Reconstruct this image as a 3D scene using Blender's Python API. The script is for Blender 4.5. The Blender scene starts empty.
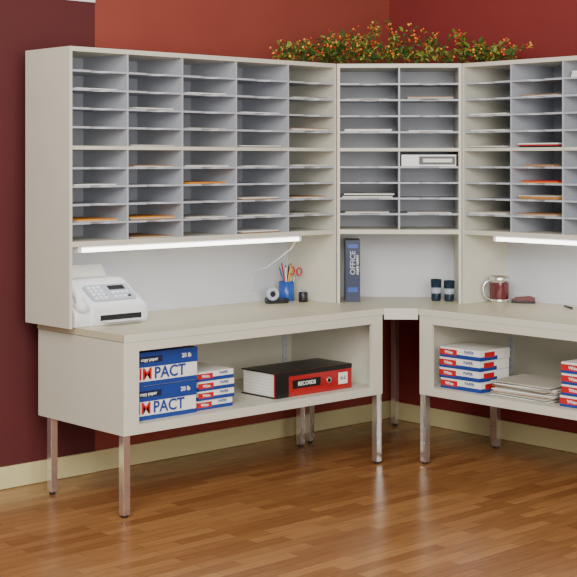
import bpy, bmesh, math, random
from mathutils import Matrix, Vector
random.seed(7)
sc=bpy.context.scene

def srgb(r,g,b):
    f=lambda v:(v/255/12.92) if v/255<=.04045 else ((v/255+.055)/1.055)**2.4
    return (f(r),f(g),f(b),1)

MATS={}
def mat(name,col,rough=.5,metal=0,noise=0.0,nscale=20,emit=0,coat=0,bump=0):
    m=bpy.data.materials.new(name); m.use_nodes=True
    nt=m.node_tree; bs=nt.nodes['Principled BSDF']
    bs.inputs['Roughness'].default_value=rough
    bs.inputs['Metallic'].default_value=metal
    bs.inputs['Coat Weight'].default_value=coat
    c=srgb(*col)
    bs.inputs['Base Color'].default_value=c
    if noise or bump:
        tc=nt.nodes.new('ShaderNodeTexCoord'); nz=nt.nodes.new('ShaderNodeTexNoise')
        nz.inputs['Scale'].default_value=nscale; nz.inputs['Detail'].default_value=4
        nt.links.new(tc.outputs['Object'],nz.inputs['Vector'])
        if noise:
            rp=nt.nodes.new('ShaderNodeValToRGB')
            rp.color_ramp.elements[0].position=.3; rp.color_ramp.elements[1].position=.7
            rp.color_ramp.elements[0].color=(c[0]*(1-noise),c[1]*(1-noise),c[2]*(1-noise),1)
            rp.color_ramp.elements[1].color=(min(1,c[0]*(1+noise)),min(1,c[1]*(1+noise)),min(1,c[2]*(1+noise)),1)
            nt.links.new(nz.outputs['Fac'],rp.inputs['Fac']); nt.links.new(rp.outputs['Color'],bs.inputs['Base Color'])
        if bump:
            bp=nt.nodes.new('ShaderNodeBump'); bp.inputs['Strength'].default_value=bump; bp.inputs['Distance'].default_value=.002
            nt.links.new(nz.outputs['Fac'],bp.inputs['Height']); nt.links.new(bp.outputs['Normal'],bs.inputs['Normal'])
    if emit:
        bs.inputs['Emission Color'].default_value=(1,.98,.94,1); bs.inputs['Emission Strength'].default_value=emit
    MATS[name]=m; return m

putty=mat('putty_painted_steel',(210,207,192),.45,noise=.02,nscale=6)
grey=mat('grey_painted_steel',(176,179,188),.45,noise=.03,nscale=8)
backp=mat('pale_grey_panel',(202,204,211),.5,noise=.02,nscale=5)
topm=mat('beige_laminate',(198,189,162),.35,noise=.03,nscale=60)
chrome=mat('leg_steel',(222,220,218),.14,.88,noise=.02)
white=mat('white_plastic',(234,236,240),.35,noise=.01)
lgrey=mat('light_grey_plastic',(170,178,192),.45,noise=.02)
dark=mat('dark_plastic',(28,28,34),.35,noise=.05)
blue=mat('carton_blue',(26,58,138),.5,noise=.05,nscale=15)
navy=mat('navy_cover',(20,34,74),.35,noise=.05)
teal=mat('dark_blue_glass',(22,44,60),.2,noise=.05)
red=mat('label_red',(190,28,36),.4,noise=.04)
dred=mat('binder_red',(168,22,28),.25,noise=.04,coat=.4)
black=mat('binder_black',(20,20,22),.3,noise=.05)
paper=mat('paper_white',(236,234,228),.7,noise=.02,nscale=40)
paperg=mat('newsprint',(186,180,168),.8,noise=.1,nscale=60)
paperd=mat('newsprint_dark',(138,132,124),.8,noise=.12,nscale=60)
orange=mat('manila_orange',(214,140,40),.6,noise=.05)
brownp=mat('kraft_brown',(160,118,80),.7,noise=.08)
maroon=mat('mug_maroon',(92,26,34),.15,noise=.04,coat=.5)
cupblue=mat('cup_blue',(40,80,165),.25,noise=.03)
green=mat('leaf_green',(62,94,36),.55,noise=.2,nscale=30)
green2=mat('leaf_olive',(132,144,54),.55,noise=.2,nscale=30)
twig=mat('twig_brown',(96,70,42),.8,noise=.1)
berO=mat('berry_orange',(222,118,40),.35,noise=.08)
berR=mat('berry_red',(190,50,32),.35,noise=.08)
berY=mat('berry_yellow',(222,180,60),.4,noise=.08)
tubeM=mat('lamp_lens',(255,255,250),.4,emit=6)
cream=mat('cream_trim',(214,204,154),.5,noise=.02)
whitet=mat('white_trim',(235,235,232),.5,noise=.01)

class B:
    def __init__(s): s.bm=bmesh.new(); s.m=[]
    def mi(s,m):
        if m not in s.m: s.m.append(m)
        return s.m.index(m)
    def add(s,vs,fs,m,M=None,smooth=False):
        i=s.mi(m); bv=[s.bm.verts.new((M@Vector(v)) if M else v) for v in vs]
        for f in fs:
            try:
                fc=s.bm.faces.new([bv[k] for k in f]); fc.material_index=i; fc.smooth=smooth
            except ValueError: pass
    def box(s,x0,x1,y0,y1,z0,z1,m,M=None):
        s.add([(x0,y0,z0),(x1,y0,z0),(x1,y1,z0),(x0,y1,z0),(x0,y0,z1),(x1,y0,z1),(x1,y1,z1),(x0,y1,z1)],
          [(3,2,1,0),(4,5,6,7),(0,1,5,4),(1,2,6,5),(2,3,7,6),(3,0,4,7)],m,M)
    def prism(s,poly,z0,z1,m,M=None):
        n=len(poly)
        s.add([(x,y,z0) for x,y in poly]+[(x,y,z1) for x,y in poly],
          [tuple(reversed(range(n))),tuple(range(n,2*n))]+[(i,(i+1)%n,n+(i+1)%n,n+i) for i in range(n)],m,M)
    def lathe(s,prof,m,M=None,seg=24):
        vs=[];fs=[]
        for r,z in prof:
            for k in range(seg):
                a=2*math.pi*k/seg; vs.append((r*math.cos(a),r*math.sin(a),z))
        for j in range(len(prof)-1):
            for k in range(seg):
                k2=(k+1)%seg; fs.append((j*seg+k,j*seg+k2,(j+1)*seg+k2,(j+1)*seg+k))
        s.add(vs,fs,m,M,True)
    def cyl(s,p,q,r,m,M=None,seg=12,r2=None):
        p=Vector(p);q=Vector(q);d=q-p;L=d.length
        R=Matrix.Translation(p)@d.to_track_quat('Z','Y').to_matrix().to_4x4()
        if M: R=M@R
        r2=r if r2 is None else r2
        s.lathe([(0.0001,0),(r,0),(r2,L),(0.0001,L)],m,R,seg)
    def tube(s,pts,r,m,M=None,seg=8):
        pts=[Vector(p) for p in pts];vs=[];fs=[];n=len(pts)
        for i,p in enumerate(pts):
            d=(pts[min(i+1,n-1)]-pts[max(i-1,0)]).normalized()
            q=d.to_track_quat('Z','Y')
            for k in range(seg):
                a=2*math.pi*k/seg; vs.append(tuple(p+q@Vector((r*math.cos(a),r*math.sin(a),0))))
        for i in range(n-1):
            for k in range(seg):
                k2=(k+1)%seg; fs.append((i*seg+k,i*seg+k2,(i+1)*seg+k2,(i+1)*seg+k))
        fs.append(tuple(reversed(range(seg)))); fs.append(tuple(range((n-1)*seg,n*seg)))
        s.add(vs,fs,m,M,True)
    def text(s,t,size,m,M):
        cu=bpy.data.curves.new('t','FONT'); cu.body=t; cu.size=size; cu.extrude=.0004; cu.align_x='CENTER'; cu.align_y='CENTER'; cu.offset=size*.02; cu.resolution_u=3
        o=bpy.data.objects.new('t',cu); sc.collection.objects.link(o)
        bpy.context.view_layer.update()
        me=bpy.data.meshes.new_from_object(o.evaluated_get(bpy.context.evaluated_depsgraph_get()))
        s.add([tuple(v.co) for v in me.vertices],[tuple(p.vertices) for p in me.polygons],m,M)
        bpy.data.objects.remove(o); bpy.data.meshes.remove(me); bpy.data.curves.remove(cu)
    def obj(s,name,M=None,bevel=0,seg=2):
        bmesh.ops.recalc_face_normals(s.bm,faces=s.bm.faces)
        me=bpy.data.meshes.new(name); s.bm.to_mesh(me); s.bm.free()
        for m in s.m: me.materials.append(m)
        o=bpy.data.objects.new(name,me); sc.collection.objects.link(o)
        if M: o.matrix_world=M
        if bevel:
            md=o.modifiers.new('bevel','BEVEL'); md.width=bevel; md.segments=seg; md.limit_method='ANGLE'; md.angle_limit=math.radians(40)
        return o
T=Matrix.Translation
def RZ(a): return Matrix.Rotation(math.radians(a),4,'Z')
def RX(a): return Matrix.Rotation(math.radians(a),4,'X')
def RY(a): return Matrix.Rotation(math.radians(a),4,'Y')

# ---------------- dimensions
W=1.602; D=.353; dt=.325; C=.448; ZT=.76; ZH=1.973; ZS=1.111; ZM=1.538; X0=.05
WX=2.50; WY=.48
ML=Matrix.Identity(4)
MC=T((W,0,0))@RZ(-45)
MR=T((W+C,-C,0))@RZ(-90)

# ---------------- room
def wallmat(name,c1,c2):
    m=mat(name,c1,.75,noise=.0); nt=m.node_tree; bs=nt.nodes['Principled BSDF']
    tc=nt.nodes.new('ShaderNodeTexCoord'); nz=nt.nodes.new('ShaderNodeTexNoise'); nz.inputs['Scale'].default_value=2.2; nz.inputs['Detail'].default_value=8
    rp=nt.nodes.new('ShaderNodeValToRGB'); rp.color_ramp.elements[0].color=srgb(*c1); rp.color_ramp.elements[1].color=srgb(*c2)
    rp.color_ramp.elements[0].position=.35; rp.color_ramp.elements[1].position=.65
    nt.links.new(tc.outputs['Object'],nz.inputs['Vector']); nt.links.new(nz.outputs['Fac'],rp.inputs['Fac']); nt.links.new(rp.outputs['Color'],bs.inputs['Base Color'])
    return m
wallA=wallmat('wall_paint_brick',(138,58,46),(144,63,49))
wallB=wallmat('wall_paint_red',(122,37,35),(128,40,37))
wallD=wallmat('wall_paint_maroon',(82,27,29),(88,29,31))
XS=.46
b=B(); b.box(XS,WX+.1,WY,WY+.1,0,2.9,wallA); b.obj('wall_back')
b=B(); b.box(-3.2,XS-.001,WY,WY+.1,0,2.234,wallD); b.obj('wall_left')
b=B(); b.box(-3.2,XS-.001,WY-.005,WY+.1,2.235,2.9,whitet); b.obj('trim_1')
b=B(); b.box(WX,WX+.1,-4.5,WY-.001,0,2.9,wallB); b.obj('wall_right')
b=B(); b.box(XS,WX-.001,WY-.012,WY-.001,.001,.10,cream); b.obj('baseboard_back',bevel=.003)
b=B(); b.box(-3.2,XS-.002,WY-.018,WY-.001,.001,.10,cream); b.obj('baseboard_left',bevel=.003)
b=B(); b.box(WX-.012,WX-.001,-4.5,WY-.014,.001,.10,cream); b.obj('baseboard_right',bevel=.003)
fm=bpy.data.materials.new('wood_floor'); fm.use_nodes=True
nt=fm.node_tree; bs=nt.nodes['Principled BSDF']; L=nt.links.new
tc=nt.nodes.new('ShaderNodeTexCoord'); mp=nt.nodes.new('ShaderNodeMapping')
L(tc.outputs['Object'],mp.inputs['Vector'])
br=nt.nodes.new('ShaderNodeTexBrick'); br.inputs['Scale'].default_value=1; br.inputs['Brick Width'].default_value=.36; br.inputs['Row Height'].default_value=.06
br.inputs['Mortar Size'].default_value=.001; br.inputs['Mortar Smooth'].default_value=.3; br.offset=.37; br.offset_frequency=2; br.inputs['Bias'].default_value=-.05
br.inputs['Color1'].default_value=srgb(148,98,56); br.inputs['Color2'].default_value=srgb(182,131,80); br.inputs['Mortar'].default_value=srgb(110,68,38)
L(mp.outputs['Vector'],br.inputs['Vector'])
mp2=nt.nodes.new('ShaderNodeMapping'); mp2.inputs['Scale'].default_value=(2.5,34,1); L(tc.outputs['Object'],mp2.inputs['Vector'])
nz=nt.nodes.new('ShaderNodeTexNoise'); nz.inputs['Scale'].default_value=2; nz.inputs['Detail'].default_value=7; nz.inputs['Roughness'].default_value=.65; L(mp2.outputs['Vector'],nz.inputs['Vector'])
mx=nt.nodes.new('ShaderNodeMix'); mx.data_type='RGBA'; mx.blend_type='MULTIPLY'; mx.inputs[0].default_value=.75
rp=nt.nodes.new('ShaderNodeValToRGB'); rp.color_ramp.elements[0].position=.3; rp.color_ramp.elements[0].color=(.58,.52,.46,1); rp.color_ramp.elements[1].position=.65; rp.color_ramp.elements[1].color=(1,1,1,1)
L(nz.outputs['Fac'],rp.inputs['Fac']); L(br.outputs['Color'],mx.inputs[6]); L(rp.outputs['Color'],mx.inputs[7]); L(mx.outputs[2],bs.inputs['Base Color'])
bs.inputs['Roughness'].default_value=.24
b=B(); b.box(-3.2,WX,-7.5,WY,-.05,0,fm); b.obj('floor')

# ---------------- sorter hutches
def shelf(b,x0,x1,z,d):
    w=x1-x0; cx=(x0+x1)/2; y0=.004
    pts=[(x0,y0)]
    nw=.05; nd=.028; 
    for i in range(9):
        t=i/8; xx=cx-nw+2*nw*t; yy=y0+nd*math.sin(math.pi*t)**.7 if 0<t<1 else y0
        pts.append((xx,yy))
    pts.append((x1,y0))
    poly=pts+[(x1,d-.008),(x0,d-.008)]
    b.prism(poly,z,z+.002,grey)
    lip=pts
    n=len(lip)
    vs=[(x,y-.0012,z-.006) for x,y in lip]+[(x,y-.0012,z+.003) for x,y in lip]+[(x,y,z-.006) for x,y in lip]+[(x,y,z+.003) for x,y in lip]
    fs=[]
    for i in range(n-1):
        fs+=[(i,i+1,n+i+1,n+i),(2*n+i,3*n+i,3*n+i+1,2*n+i+1),(n+i,n+i+1,3*n+i+1,3*n+i),(i,2*n+i,2*n+i+1,i+1)]
    b.add(vs,fs,grey)
ROWS=5
FR=[0,.192,.384,.586,.795,1]
def fr(ncol,i): return FR[i] if ncol==5 else i/ncol
def rows(sec):
    lo,hi=(ZM+.008,ZH-.02) if sec else (ZS+.022,ZM-.008)
    h=(hi-lo)/ROWS
    return [lo+h*i for i in range(ROWS)],h
def hutch(name,w,ncol,d,M,corner=False,lower=None):
    b=B(); t=.014
    x0,x1=(.003,w-.003) if corner else (0,w-.001)
    b.box(x0,x0+t,0,d,ZT+.0005,ZH,putty); b.box(x1-t,x1,0,d,ZT+.0005,ZH,putty)
    if corner:
        b.prism([(x0+t,0),(x1-t,0),(x1-t,d),(w/2,d+.19),(x0+t,d)],ZH-.02,ZH,putty)
    else: b.box(x0+t,x1-t,0,d,ZH-.02,ZH,putty)
    b.box(x0+t,x1-t,.001,d,ZM-.008,ZM+.008,putty)
    b.box(x0+t,x1-t,0,d-.001,ZS,ZS+.022,putty)
    b.box(x0+t,x1-t,d-.006,d,ZS+.022,ZH-.02,grey)
    b.box(x0+t,x1-t,d-.006,d,ZT+.0005,ZS,backp)
    if not corner: b.box(x0+t,x1-t,d-.022,d-.006,ZT+.0005,ZT+.03,backp)
    edges=[x0+t]+[w*fr(ncol,i) for i in range(1,ncol)]+[x1-t]
    for sec in (0,1):
        rz,h=rows(sec); lo=rz[0]; hi=rz[-1]+h
        for i in range(1,ncol):
            b.box(edges[i]-.004,edges[i]+.004,.003,d-.007,lo,hi,grey)
        for i in range(ncol):
            a=edges[i]+(.004 if i else 0); c=edges[i+1]-(.004 if i<ncol-1 else 0)
            for z in rz[1:]: shelf(b,a,c,z,d)
    return b.obj(name,M)
hutch('mail_sorter',W,5,D,ML)
hutch('corner_mail_sorter',C*math.sqrt(2),2,.34,MC,True)
hutch('mail_sorter',W,5,D,MR)

# papers in pockets
def slot(M,w,ncol,col,sec,row,mats,dx=0,dw=.8,h=.012,dep=.26,y=.015,name='letter_stack',rot=0):
    rz,hh=rows(sec); z=rz[row]+(.0035 if row else .0015)
    cw=w*(fr(ncol,col+1)-fr(ncol,col)); cx=w*(fr(ncol,col)+fr(ncol,col+1))/2+dx; ww=cw*dw*.5
    b=B(); n=len(mats); zz=z
    for i,m in enumerate(mats):
        j=random.uniform(-.006,.006); th=h/n
        b.box(-ww+j,ww+j,y+random.uniform(-.006,.006),y+dep,zz,zz+th*.92,m,T((cx,0,0))@RZ(rot)); zz+=th
    b.obj(name,M)
CW=C*math.sqrt(2)
slot(ML,W,5,0,0,1,[paperg,orange],dw=.7,h=.012,rot=2)
slot(ML,W,5,1,0,1,[brownp,paperg,orange],dw=.8,h=.015,rot=-2)
slot(ML,W,5,2,0,3,[orange,orange],dw=.7,h=.008,rot=3)
slot(ML,W,5,2,0,4,[paper,paperg],dw=.8,h=.008)
slot(ML,W,5,3,0,4,[paper],dw=.6,h=.004,rot=-3)
slot(ML,W,5,4,0,4,[paperg,paper],dw=.7,h=.008,rot=2)
slot(ML,W,5,3,0,2,[brownp,paper],dw=.7,h=.010)
slot(ML,W,5,4,0,2,[paper,brownp],dw=.6,h=.01)
slot(ML,W,5,4,1,1,[paperg,paper,brownp],dw=.75,h=.014)
slot(ML,W,5,1,1,0,[paper,paperg],dw=.75,h=.006)
slot(ML,W,5,3,1,2,[paper],dw=.7,h=.004)
slot(ML,W,5,2,1,1,[paperg],dw=.7,h=.004)
slot(ML,W,5,0,1,3,[paper],dw=.7,h=.004)
slot(ML,W,5,4,0,1,[paperg],dw=.7,h=.006)
slot(ML,W,5,3,0,1,[paper],dw=.7,h=.004)
slot(ML,W,5,4,1,3,[paper,paperd],dw=.7,h=.008,rot=2)
slot(ML,W,5,2,1,3,[paper],dw=.7,h=.005,rot=-2)
slot(ML,W,5,1,1,2,[paperg,paper],dw=.7,h=.008,rot=1)
slot(ML,W,5,3,1,0,[paperd,paper],dw=.75,h=.008)
slot(ML,W,5,1,0,4,[paper,brownp],dw=.7,h=.008)
slot(ML,W,5,2,0,1,[paper,paperg],dw=.7,h=.006,rot=-3)
slot(ML,W,5,3,0,0,[brownp,paper],dw=.7,h=.01)
slot(ML,W,5,1,0,0,[paper,brownp],dw=.7,h=.008)
slot(ML,W,5,0,0,3,[paper],dw=.7,h=.005)
slot(MC,CW,2,1,1,3,[black,paper,brownp],dw=.72,h=.014,rot=-1)
slot(MC,CW,2,0,1,1,[paper,paper],dw=.75,h=.012,rot=2)
slot(MC,CW,2,0,0,2,[paper,black,paper],dw=.8,h=.02,rot=-2)
slot(MC,CW,2,1,0,1,[paper],dw=.7,h=.004)
slot(MC,CW,2,0,1,3,[paperg],dw=.7,h=.004)
slot(MC,CW,2,1,1,1,[paper],dw=.7,h=.005,rot=2)
slot(MC,CW,2,0,0,1,[paperg,paper],dw=.7,h=.006)
slot(MR,W,5,1,1,0,[black,red,paper],dw=.75,h=.02,rot=2)
slot(MR,W,5,1,0,3,[orange,red],dw=.7,h=.012)
slot(MR,W,5,1,0,2,[brownp,orange,paperg],dw=.75,h=.02,rot=-2)
slot(MR,W,5,0,0,1,[paper,paperg],dw=.75,h=.012)
slot(MR,W,5,1,0,1,[paperg,brownp],dw=.75,h=.012)
slot(MR,W,5,0,1,2,[paper],dw=.75,h=.006)
slot(MR,W,5,0,1,1,[paper],dw=.7,h=.006)
slot(MR,W,5,0,1,0,[paperd,paper],dw=.7,h=.008)
slot(MR,W,5,1,1,3,[paper,brownp],dw=.7,h=.008)
slot(MR,W,5,2,1,4,[paper,paper],dw=.7,h=.03)
slot(MR,W,5,1,0,4,[brownp],dw=.6,h=.01)
# small carton with label in corner pocket
rz,hh=rows(0)
b=B(); z=rz[4]+.0035; b.box(CW/2+.012,CW-.03,.006,.28,z,z+.058,white); b.box(CW/2+.10,CW-.034,.0045,.0061,z+.008,z+.05,black); b.box(CW/2+.12,CW-.05,.0035,.0046,z+.02,z+.038,paper)
b.obj('media_box',MC,bevel=.001)

# ---------------- tables
ZB=.341; ZF=.381
def table(name,M,x0,x1):
    b=B(); yf=-dt; yb=.335; t=.02
    b.box(x0,x1,yf,yb,ZT-.03,ZT,topm)
    b.box(x0,x1,yf-.001,yf+.004,ZT-.032,ZT-.002,putty)
    zt=ZT-.0325
    b.box(x0+.002,x0+t,yf+.02,yb-.02,ZB,zt,putty); b.box(x1-t,x1-.002,yf+.02,yb-.02,ZB,zt,putty)
    b.box(x0+.003,x1-.003,yb-.02,yb-.004,ZB,zt,putty)
    b.box(x0+t,x1-t,yf+.021,yb-.02,ZB,ZF,putty)
    # front frame
    b.box(x0+.002,x0+.08,yf+.002,yf+.02,ZB,zt,putty); b.box(x1-.075,x1-.002,yf+.002,yf+.02,ZB,zt,putty)
    b.box(x0+.08,x1-.075,yf+.002,yf+.02,zt-.04,zt,putty); b.box(x0+.08,x1-.075,yf+.002,yf+.021,ZB,ZF,putty)
    # slotted standards on the back
    for xx in (x0+.05,x1-.085):
        b.box(xx,xx+.03,yb-.030,yb-.02,ZF,zt,backp)
        for k in range(9): b.box(xx+.011,xx+.019,yb-.0308,yb-.0299,ZF+.03+k*.035,ZF+.045+k*.035,lgrey)
    # legs
    s=.033
    for lx in (x0+.004,x1-s-.004):
        for ly in (yf+.006,yb-.075-s):
            b.box(lx,lx+s,ly,ly+s,.012,ZB,chrome)
            b.cyl((lx+s/2,ly+s/2,0),(lx+s/2,ly+s/2,.013),.013,dark)
            b.box(lx-.001,lx+s+.001,ly-.001,ly+s+.001,.10,.104,chrome)
    return b.obj(name,M,bevel=.0015)
table('mailroom_table',ML,X0,W-.001)
table('mailroom_table',MR,.001,W)
# corner table
b=B()
xb=W+C+.335
poly=[(W+.001,-dt+.001),(W+C-dt,-C+.0015),(xb,-C+.0015),(xb,.335),(W+.001,.335)]
b.prism(poly,ZT-.03,ZT,topm)
Mf=T((W,-dt,0))@RZ(-45); fw=(C-dt)*math.sqrt(2)
b.box(.004,fw-.004,-.002,.014,ZT-.055,ZT-.001,putty,Mf)
b.box(xb-.03,xb,-C+.01,.335,ZT-.09,ZT-.03,putty); b.box(W+.01,xb-.03,.31,.335,ZT-.09,ZT-.03,putty)
for lx,ly in ((xb-.05,.28),(W+.06,.26),(xb-.05,-C+.02)):
    b.box(lx,lx+.033,ly,ly+.033,.012,ZT-.03,chrome); b.cyl((lx+.016,ly+.016,0),(lx+.016,ly+.016,.013),.013,dark)
b.obj('corner_table',bevel=.0015)

# ---------------- under-cabinet lights
def lamp(M,x0,x1,cord):
    b=B()
    b.box(x0,x1,.012,.075,ZS-.012,ZS-.0005,white); b.box(x0+.01,x1-.01,.008,.06,ZS-.026,ZS-.008,tubeM)
    b.box(x0-.008,x0+.01,.01,.07,ZS-.027,ZS-.001,white); b.box(x1-.01,x1+.008,.01,.07,ZS-.027,ZS-.001,white)
    if cord: b.tube([(x1,.04,ZS-.015),(x1+.02,.06,ZS-.03),(x1+.02,.10,ZS-.07),(x1-.005,.16,ZS-.12),(x1-.02,.24,ZS-.17),(x1-.025,.32,ZS-.19),(x1-.03,.341,ZS-.25),(x1-.03,.341,ZS-.30)],.003,white)
    b.obj('under_cabinet_light',M)
lamp(ML,.06,1.36,True); lamp(MR,.20,1.45,False)

# ---------------- fax machine (boxy, rounded body)
b=B(); 
def catmull(pts,k=5):
    out=[]
    for i in range(len(pts)-1):
        p0=pts[max(i-1,0)];p1=pts[i];p2=pts[i+1];p3=pts[min(i+2,len(pts)-1)]
        for j in range(k):
            t=j/k
            out.append(tuple(.5*((2*p1[q])+(-p0[q]+p2[q])*t+(2*p0[q]-5*p1[q]+4*p2[q]-p3[q])*t*t+(-p0[q]+3*p1[q]-3*p2[q]+p3[q])*t**3) for q in (0,1)))
    return out+[pts[-1]]
def dome(x0,x1,prof,m,rl=.03,rr=.03,drop=.25,n=9):
    prof=catmull(prof); cy=sum(p[0] for p in prof)/len(prof)
    xs=[(x0+rl*(1-math.cos(math.pi/2*k/n)),1-drop*(1-math.sin(math.pi/2*k/n))) for k in range(n+1)]
    xs+=[(x1-rr*(1-math.cos(math.pi/2*k/n)),1-drop*(1-math.sin(math.pi/2*k/n))) for k in reversed(range(n+1))]
    vs=[];fs=[];N=len(prof)
    for x,s in xs:
        for y,z in prof: vs.append((x,cy+(y-cy)*(1-(1-s)*.45),z*s))
    for i in range(len(xs)-1):
        for j in range(N):
            j2=(j+1)%N; fs.append((i*N+j,i*N+j2,(i+1)*N+j2,(i+1)*N+j))
    fs.append(tuple(range(N))); fs.append(tuple(reversed(range((len(xs)-1)*N,len(xs)*N))))
    b.add(vs,fs,m,None,True)
body=[(.0,.0),(-.010,.025),(-.010,.065),(.005,.092),(.04,.112),(.08,.134),(.13,.166),(.17,.190),(.21,.198),(.255,.186),(.285,.15),(.295,.09),(.29,0)]
dome(.074,.385,body,white,.015,.05,.16)
dome(0,.076,[(.01,.0),(.0,.03),(.006,.06),(.03,.085),(.09,.125),(.16,.17),(.20,.186),(.24,.183),(.275,.15),(.285,.1),(.285,0)],white,.012,.012,.12)
# handset on cradle
b.tube([(.036,.012,.10),(.036,.03,.125),(.036,.07,.155),(.036,.12,.19),(.036,.17,.22),(.036,.215,.24),(.036,.25,.235)],.02,white,seg=14)
b.lathe([(.001,0),(.024,0),(.031,.012),(.03,.028),(.02,.04),(.001,.045)],white,T((.036,.02,.075))@RX(35))
b.lathe([(.001,0),(.024,0),(.031,.012),(.03,.028),(.02,.04),(.001,.045)],white,T((.036,.235,.19))@RX(20))
# paper support plate and sheet at the back
def slab(x0,x1,p,q,t,m):
    b.add([(x0,p[0],p[1]),(x1,p[0],p[1]),(x1,q[0],q[1]),(x0,q[0],q[1]),(x0,p[0]+t,p[1]),(x1,p[0]+t,p[1]),(x1,q[0]+t,q[1]),(x0,q[0]+t,q[1])],
      [(0,1,2,3),(7,6,5,4),(0,4,5,1),(1,5,6,2),(2,6,7,3),(3,7,4,0)],m)
slab(.10,.33,(.235,.185),(.285,.245),.006,white)
slab(.12,.31,(.232,.188),(.276,.240),.002,paper)
# output slot and tray at front
b.box(.12,.34,-.0125,-.006,.022,.046,dark)
b.box(.13,.33,-.045,-.008,.018,.023,white)
# paper feed cover seam
b.tube([(x,.175,.1945) for x in (.10,.20,.30,.35)],.0016,lgrey,seg=6)
# control panel raised on the slope
ang=math.degrees(math.atan2(.076,.122))
Mp=T((.105,.018,.1045))@RX(ang)
pl=[]
for (cx,cy,a0) in ((.222,.018,-90),(.222,.100,0),(.018,.100,90),(.018,.018,180)):
    for k in range(6):
        a=math.radians(a0+18*k); pl.append((cx+.016*math.cos(a),cy+.016*math.sin(a)))
b.prism(pl,-.006,.003,lgrey,Mp)
b.box(.125,.21,.072,.100,.003,.006,dark,Mp)
for i in range(4):
    for j in range(3): b.lathe([(.001,.007),(.0075,.007),(.0085,.003)],white,Mp@T((.026+j*.026,.02+i*.025,0)),10)
for i in range(4): b.lathe([(.001,.007),(.007,.007),(.008,.003)],dark if i==3 else white,Mp@T((.132+i*.024,.022,0)),10)
for i in range(4): b.box(.124+i*.024,.140+i*.024,.044,.055,.003,.007,white,Mp)
# coiled cord on side
pts=[]
for i in range(90):
    t=i/89; a=t*2*math.pi*14
    pts.append((-.010+.005*math.cos(a),.03+.22*t,.03-.018*math.sin(math.pi*t)+.005*math.sin(a)))
b.tube(pts,.0016,white,seg=5)
b.obj('fax_machine',T((.04,.012,ZT+.0005)))

# ---------------- desk items
def mug(name,x,y,r,h,m,ha,rim=None,hm=None):
    b=B(); b.lathe([(.001,0),(r*.85,0),(r*.9,.004),(r,h*.3),(r,h*.85),(r*.95,h),(r*.88,h),(r*.9,h*.8),(r*.8,.01),(.001,.01)],m)
    if rim: b.lathe([(r*.96,h*.80),(r*1.03,h*.80),(r*1.05,h*1.04),(r*.9,h*1.04),(r*.9,h*.80)],rim); b.lathe([(r*.80,-0.0),(r*.96,0),(r*1.03,h*.14),(r*.9,h*.14)],rim)
    b.tube([(r*.95+ (r*.75)*math.sin(a)**.8, 0, h*.5+h*.36*math.cos(a)) for a in [math.pi*k/10 for k in range(11)]],.0065,hm or m)
    return b.obj(name,T((x,y,ZT+.0005))@RZ(ha))
mug('travel_mug',2.245,-.53,.050,.128,maroon,145,rim=chrome,hm=chrome)
# pencil cup
b=B(); r=.04;h=.1
b.lathe([(.001,0),(r*.92,0),(r,.005),(r,h),(r*.9,h),(r*.9,.008),(.001,.008)],cupblue)
for i,(a,m) in enumerate([(0,orange),(1.2,dark),(2.3,red),(3.4,cupblue),(4.6,white),(5.4,berY)]):
    dx,dy=math.cos(a),math.sin(a)
    p=(-.012*dx,-.012*dy,.012); q=(.036*dx,.032*dy,.165+.01*(i%3)); b.cyl(p,q,.0035,m); 
    e=Vector(q)-Vector(p); e.normalize(); b.cyl(q,tuple(Vector(q)+e*.012),.0035,dark,r2=.0008)
# scissors
b.box(.004,.010,-.002,.0,.02,.13,chrome,RY(8)); b.box(.012,.018,0,.002,.02,.13,chrome,RY(12))
for cx in (.012,.05):
    b.tube([(cx+.013*math.cos(a),0,.155+.02*math.sin(a)) for a in [2*math.pi*k/14 for k in range(15)]],.004,red,RY(6))
b.obj('pencil_cup',T((1.50,.265,ZT+.0005))@RZ(-42))
# tape dispenser
def tape(x,y,a,m,s=1):
    b=B(); n=[(-.05,0),(.055,0),(.06,.02),(.045,.024),(.028,.018),(.012,.02),(-.002,.045),(-.02,.055),(-.04,.045),(-.052,.02)]
    S=Matrix.Scale(s,4)
    b.prism(n,-.016,.016,m,S@RX(90))
    b.lathe([(.014,-.018),(.030,-.018),(.030,.018),(.014,.018),(.014,-.018)],lgrey,S@T((-.022,0,.044))@RX(90))
    b.obj('tape_dispenser',T((x,y,ZT+.0005))@RZ(a),bevel=.002)
tape(1.37,.20,-20,dark,1.1)
# binder-clip cup (small black holder)
b=B(); b.lathe([(.001,0),(.022,0),(.024,.004),(.024,.045),(.020,.05),(.020,.008),(.001,.008)],dark)
for k in range(5):
    a=k*1.3; b.tube([(.008*math.cos(a),.008*math.sin(a),.02),(.014*math.cos(a),.014*math.sin(a),.062),(.010*math.cos(a),.014*math.sin(a),.064),(.005*math.cos(a),.008*math.sin(a),.02)],.001,chrome,seg=5)
b.obj('paper_clip_cup',T((1.52,.16,ZT+.0005)))
# standing catalog / binder
b=B(); 
b.box(0,.075,0,.20,0,.315,navy); b.box(.006,.069,.19,.201,.006,.309,paper); b.box(.012,.063,-.001,0,.05,.075,cupblue)
b.text('OFFICE',.038,lgrey,T((.038,-.0008,.20))@RX(90)@RZ(90)); b.text('supply catalog',.018,paper,T((.060,-.0008,.19))@RX(90)@RZ(90))
b.box(.012,.063,-.001,0,.275,.295,cupblue)
b.obj('catalog_binder',MC@T((.045,.055,ZT+.0005))@RZ(2),bevel=.002)
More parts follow.
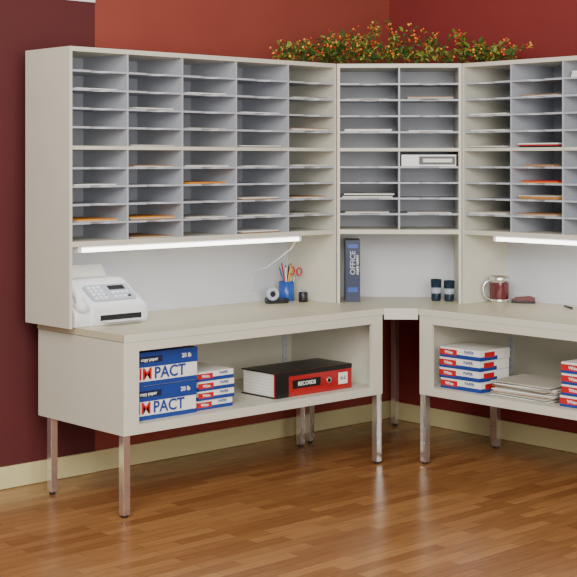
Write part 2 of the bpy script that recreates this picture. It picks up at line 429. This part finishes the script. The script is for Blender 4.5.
# dark glass cups in corner
for k,(x,y) in enumerate([(.512,.15),(.578,.13)]):
    b=B(); r=.029;h=.11-.005*k
    b.lathe([(.001,0),(r*.8,0),(r*.85,.004),(r,h),(r*.92,h),(r*.78,.01),(.001,.01)],teal)
    b.lathe([(r*.93,h*.35),(r*.955,h*.36),(r*.99,h*.62),(r*.93,h*.62)],lgrey)
    b.obj('drinking_cup',MC@T((x,y,ZT+.0005)))
# stapler
b=B(); Ms=T((2.30,-.64,ZT+.0005))@RZ(-60)
b.box(-.06,.06,-.016,.016,0,.008,dark); b.prism([(-.058,.012),(-.04,.03),(.03,.038),(.058,.03),(.06,.016),(.055,.01)],-.013,.013,maroon,RX(90)); b.box(-.05,.06,-.008,.008,.012,.018,chrome)
b.box(-.058,-.035,-.012,.012,.006,.02,dark)
b.obj('stapler',Ms,bevel=.0015)
# ballpoint pen
b=B(); b.cyl((0,-.07,.0055),(0,.05,.0055),.005,dark); b.cyl((0,.05,.0055),(0,.065,.0055),.005,chrome,r2=.001); b.cyl((0,-.078,.0055),(0,-.07,.0055),.003,chrome); b.box(-.0015,.0015,-.07,-.03,.0105,.012,chrome)
b.obj('ballpoint_pen',T((2.27,-.935,ZT+.0006))@RZ(-35))

# ---------------- shelf items
RF=RX(90)
b=B()
for k in range(2):
    z=k*.145; j=.006*k
    b.box(j,.35+j,0,.30,z,z+.085,paper)
    b.box(j-.002,.352+j,-.002,.302,z+.08,z+.143,blue)
    b.box(j+.0,.35+j,-.0015,0,z+.001,z+.02,blue)
    b.text('IM',.068,red,T((.070+j,-.003,z+.050))@RF)
    b.text('PACT',.068,blue,T((.200+j,-.003,z+.050))@RF)
    b.box(.02+j,.16+j,-.0032,-.002,z+.098,z+.125,navy)
    b.text('copy paper',.02,paper,T((.09+j,-.0036,z+.112))@RF)
    b.text('20 lb',.026,paper,T((.29+j,-.003,z+.112))@RF)
b.obj('copy_paper_carton',T((.125,-.27,ZF+.0005)),bevel=.001)
def reams(name,n,w,d,h,M,jit=.006,big=False):
    b=B()
    for k in range(n):
        z=k*h; j=random.uniform(-jit,jit); q=random.uniform(0,jit)
        b.box(j,w+j,q,d+q,z+.001,z+h-.001,paper)
        b.box(j-.0008,w+j+.0008,q-.0008,d*.6,z+.0005,z+h*.38,blue)
        b.box(j-.001,w*.42+j,q-.0012,q,z+h*.25,z+h*.8,red)
        b.text('PAPER',h*.42,blue,T((w*.72+j,q-.001,z+h*.68))@RF)
        b.text('White',h*.4,paper,T((w*.22+j,q-.0015,z+h*.5))@RF)
        b.box(w+j,w+j+.0012,.03+q,d*.5,z+h*.3,z+h*.8,red)
        b.box(j-.0015,j,.03+q,d*.5,z+h*.3,z+h*.8,red)
    b.obj(name,M,bevel=.001)
reams('paper_ream_stack',4,.205,.28,.042,T((.505,-.25,ZF+.0005)))
reams('paper_ream_stack',4,.25,.22,.05,MR@T((.095,-.28,ZF+.0005)))
reams('paper_ream_stack',4,.30,.25,.05,MR@T((.800,-.27,ZF+.0005)))
# case binder: black covers, red spine
b=B(); h=.118; w2=.50
b.box(0,w2,0,.235,0,.005,black); b.box(0,w2,0,.235,h-.005,h,black)
b.box(0,w2,-.004,.005,0,h,dred)
b.box(.008,w2-.006,.012,.228,.006,h-.006,paper)
for k in range(7): b.box(.0075,w2-.0055,.02,.2285,.014+k*.014,.0152+k*.014,lgrey)
b.box(.0,w2,-.0055,-.0035,h-.022,h,black); b.box(.0,.085,-.0055,-.0035,.0,h-.022,black); b.box(.11,.29,-.0055,-.0035,.035,.075,black); b.box(.41,.47,-.0055,-.0035,.025,.08,paper)
b.text('RECORDS',.026,paper,T((.20,-.006,.055))@RF); b.text('A-Z',.022,black,T((.44,-.006,.053))@RF)
b.lathe([(.009,0),(.015,0),(.015,.003),(.009,.003)],chrome,T((.345,-.004,.053))@RX(90),20)
b.lathe([(.001,0),(.009,0),(.009,.001)],dark,T((.345,-.004,.053))@RX(90),20)
b.obj('ring_binder',T((.95,-.255,ZF+.0005)),bevel=.0015)
# newspapers / magazines
b=B(); z=0
seq=[paperg,paper,paperd,paperg,brownp,paper]
for k in range(17):
    th=random.uniform(.003,.006); m=seq[k%6] if k<16 else paperg
    b.box(-.165,.165,-.14,.14,z,z+th*.9,m,T((random.uniform(-.02,.02),random.uniform(-.02,.01),0))@RZ(random.uniform(-6,6))); z+=th
b.obj('magazine_stack',MR@T((.576,-.12,ZF+.0005)))

# ---------------- berry garland
b=B()
path=[Vector((1.46,.17,0)),Vector((1.74,.12,0)),Vector((2.0,.0,0)),Vector((2.16,-.25,0)),Vector((2.25,-.56,0))]
def pp(t):
    t*=len(path)-1; i=min(int(t),len(path)-2); return path[i].lerp(path[i+1],t-i)
def env(t): return .32+.68*math.sin(math.pi*t)**.8
sprigs=[]
for k in range(115):
    t=random.random(); p=pp(t)+Vector((random.uniform(-.04,.04),random.uniform(-.04,.04),0)); p.z=ZH+.012
    a=random.uniform(0,2*math.pi); sp=random.uniform(.03,.13); q=p+Vector((math.cos(a)*sp,math.sin(a)*sp,random.uniform(.04,.21)*env(t)))
    if t<.15: q+=Vector((-.06,.0,0))
    if t>.85: q+=Vector((0,-.05,0))
    mid=(p+q)/2+Vector((0,0,.025)); pts=[]
    for i in range(7):
        u=i/6; pts.append(p*(1-u)**2+mid*2*u*(1-u)+q*u*u)
    b.tube(pts,.0014,twig,seg=4); sprigs.append(pts)
def leaf(p,s,m):
    R=Matrix.Translation(p)@Matrix.Rotation(random.uniform(0,6.28),4,'Z')@Matrix.Rotation(random.uniform(-1.2,.7),4,'Y')@Matrix.Rotation(random.uniform(-1,1),4,'X')
    b.add([(0,0,0),(s*.35,s*.20,s*.06),(s*.7,s*.15,s*.03),(s,0,-s*.1),(s*.7,-s*.15,s*.03),(s*.35,-s*.20,s*.06),(s*.5,0,-.0)],[(0,6,1),(1,6,2),(2,6,3),(3,6,4),(4,6,5),(5,6,0)],m,R)
ico=bmesh.new(); bmesh.ops.create_icosphere(ico,subdivisions=2,radius=1); iv=[v.co.copy() for v in ico.verts]; ifc=[tuple(v.index for v in f.verts) for f in ico.faces]; ico.free()
def berry(p):
    r=random.uniform(.004,.0075); b.add([tuple(p+v*r) for v in iv],ifc,random.choice([berO,berO,berR,berR,berY]),None,True)
J=lambda s:Vector((random.uniform(-s,s),random.uniform(-s,s),random.uniform(-s,s)))
for pts in sprigs:
    ol=random.random()<.38
    for i in range(17):
        leaf(random.choice(pts[1:])+J(.010),random.uniform(.02,.045),(green2 if ol else green) if random.random()<.8 else (green if ol else green2))
    for i in range(random.choice([0,2,4,6])): berry(pts[-1]+J(.022))
    for i in range(2): berry(random.choice(pts[2:])+J(.014))
b.tube([pp(t/12)+Vector((0,0,ZH+.009)) for t in range(13)],.007,twig,seg=8)
for v in b.bm.verts: v.co.z=max(v.co.z,ZH+.0012)
b.obj('berry_garland')

# ---------------- lights
def area(name,loc,tgt,size,power,col=(1,1,1)):
    l=bpy.data.lights.new(name,'AREA'); l.size=size; l.energy=power; l.color=col
    o=bpy.data.objects.new(name,l); sc.collection.objects.link(o); o.location=loc
    o.rotation_euler=(Vector(tgt)-Vector(loc)).to_track_quat('-Z','Y').to_euler(); return o
area('softbox_key',(-2.6,-3.2,3.2),(1.4,0,.9),2.2,205,(1,.97,.90))
area('softbox_fill',(-1.6,-5.2,1.9),(1.9,-.2,1.2),2.4,165,(1,.975,.92))
w_=bpy.data.worlds.new('studio'); sc.world=w_; w_.use_nodes=True
w_.node_tree.nodes['Background'].inputs[0].default_value=(1,.98,.95,1); w_.node_tree.nodes['Background'].inputs[1].default_value=.44

# ---------------- camera
th=.742
cam=bpy.data.cameras.new('camera'); co=bpy.data.objects.new('camera',cam); sc.collection.objects.link(co)
co.location=(-3.274,-4.958,1.479)
co.rotation_euler=(math.pi/2,0,-th)
cam.sensor_width=36; cam.sensor_fit='HORIZONTAL'; cam.lens=1371/577*36; cam.shift_y=-(288.5-161.3)/577
cam.clip_end=50
sc.camera=co
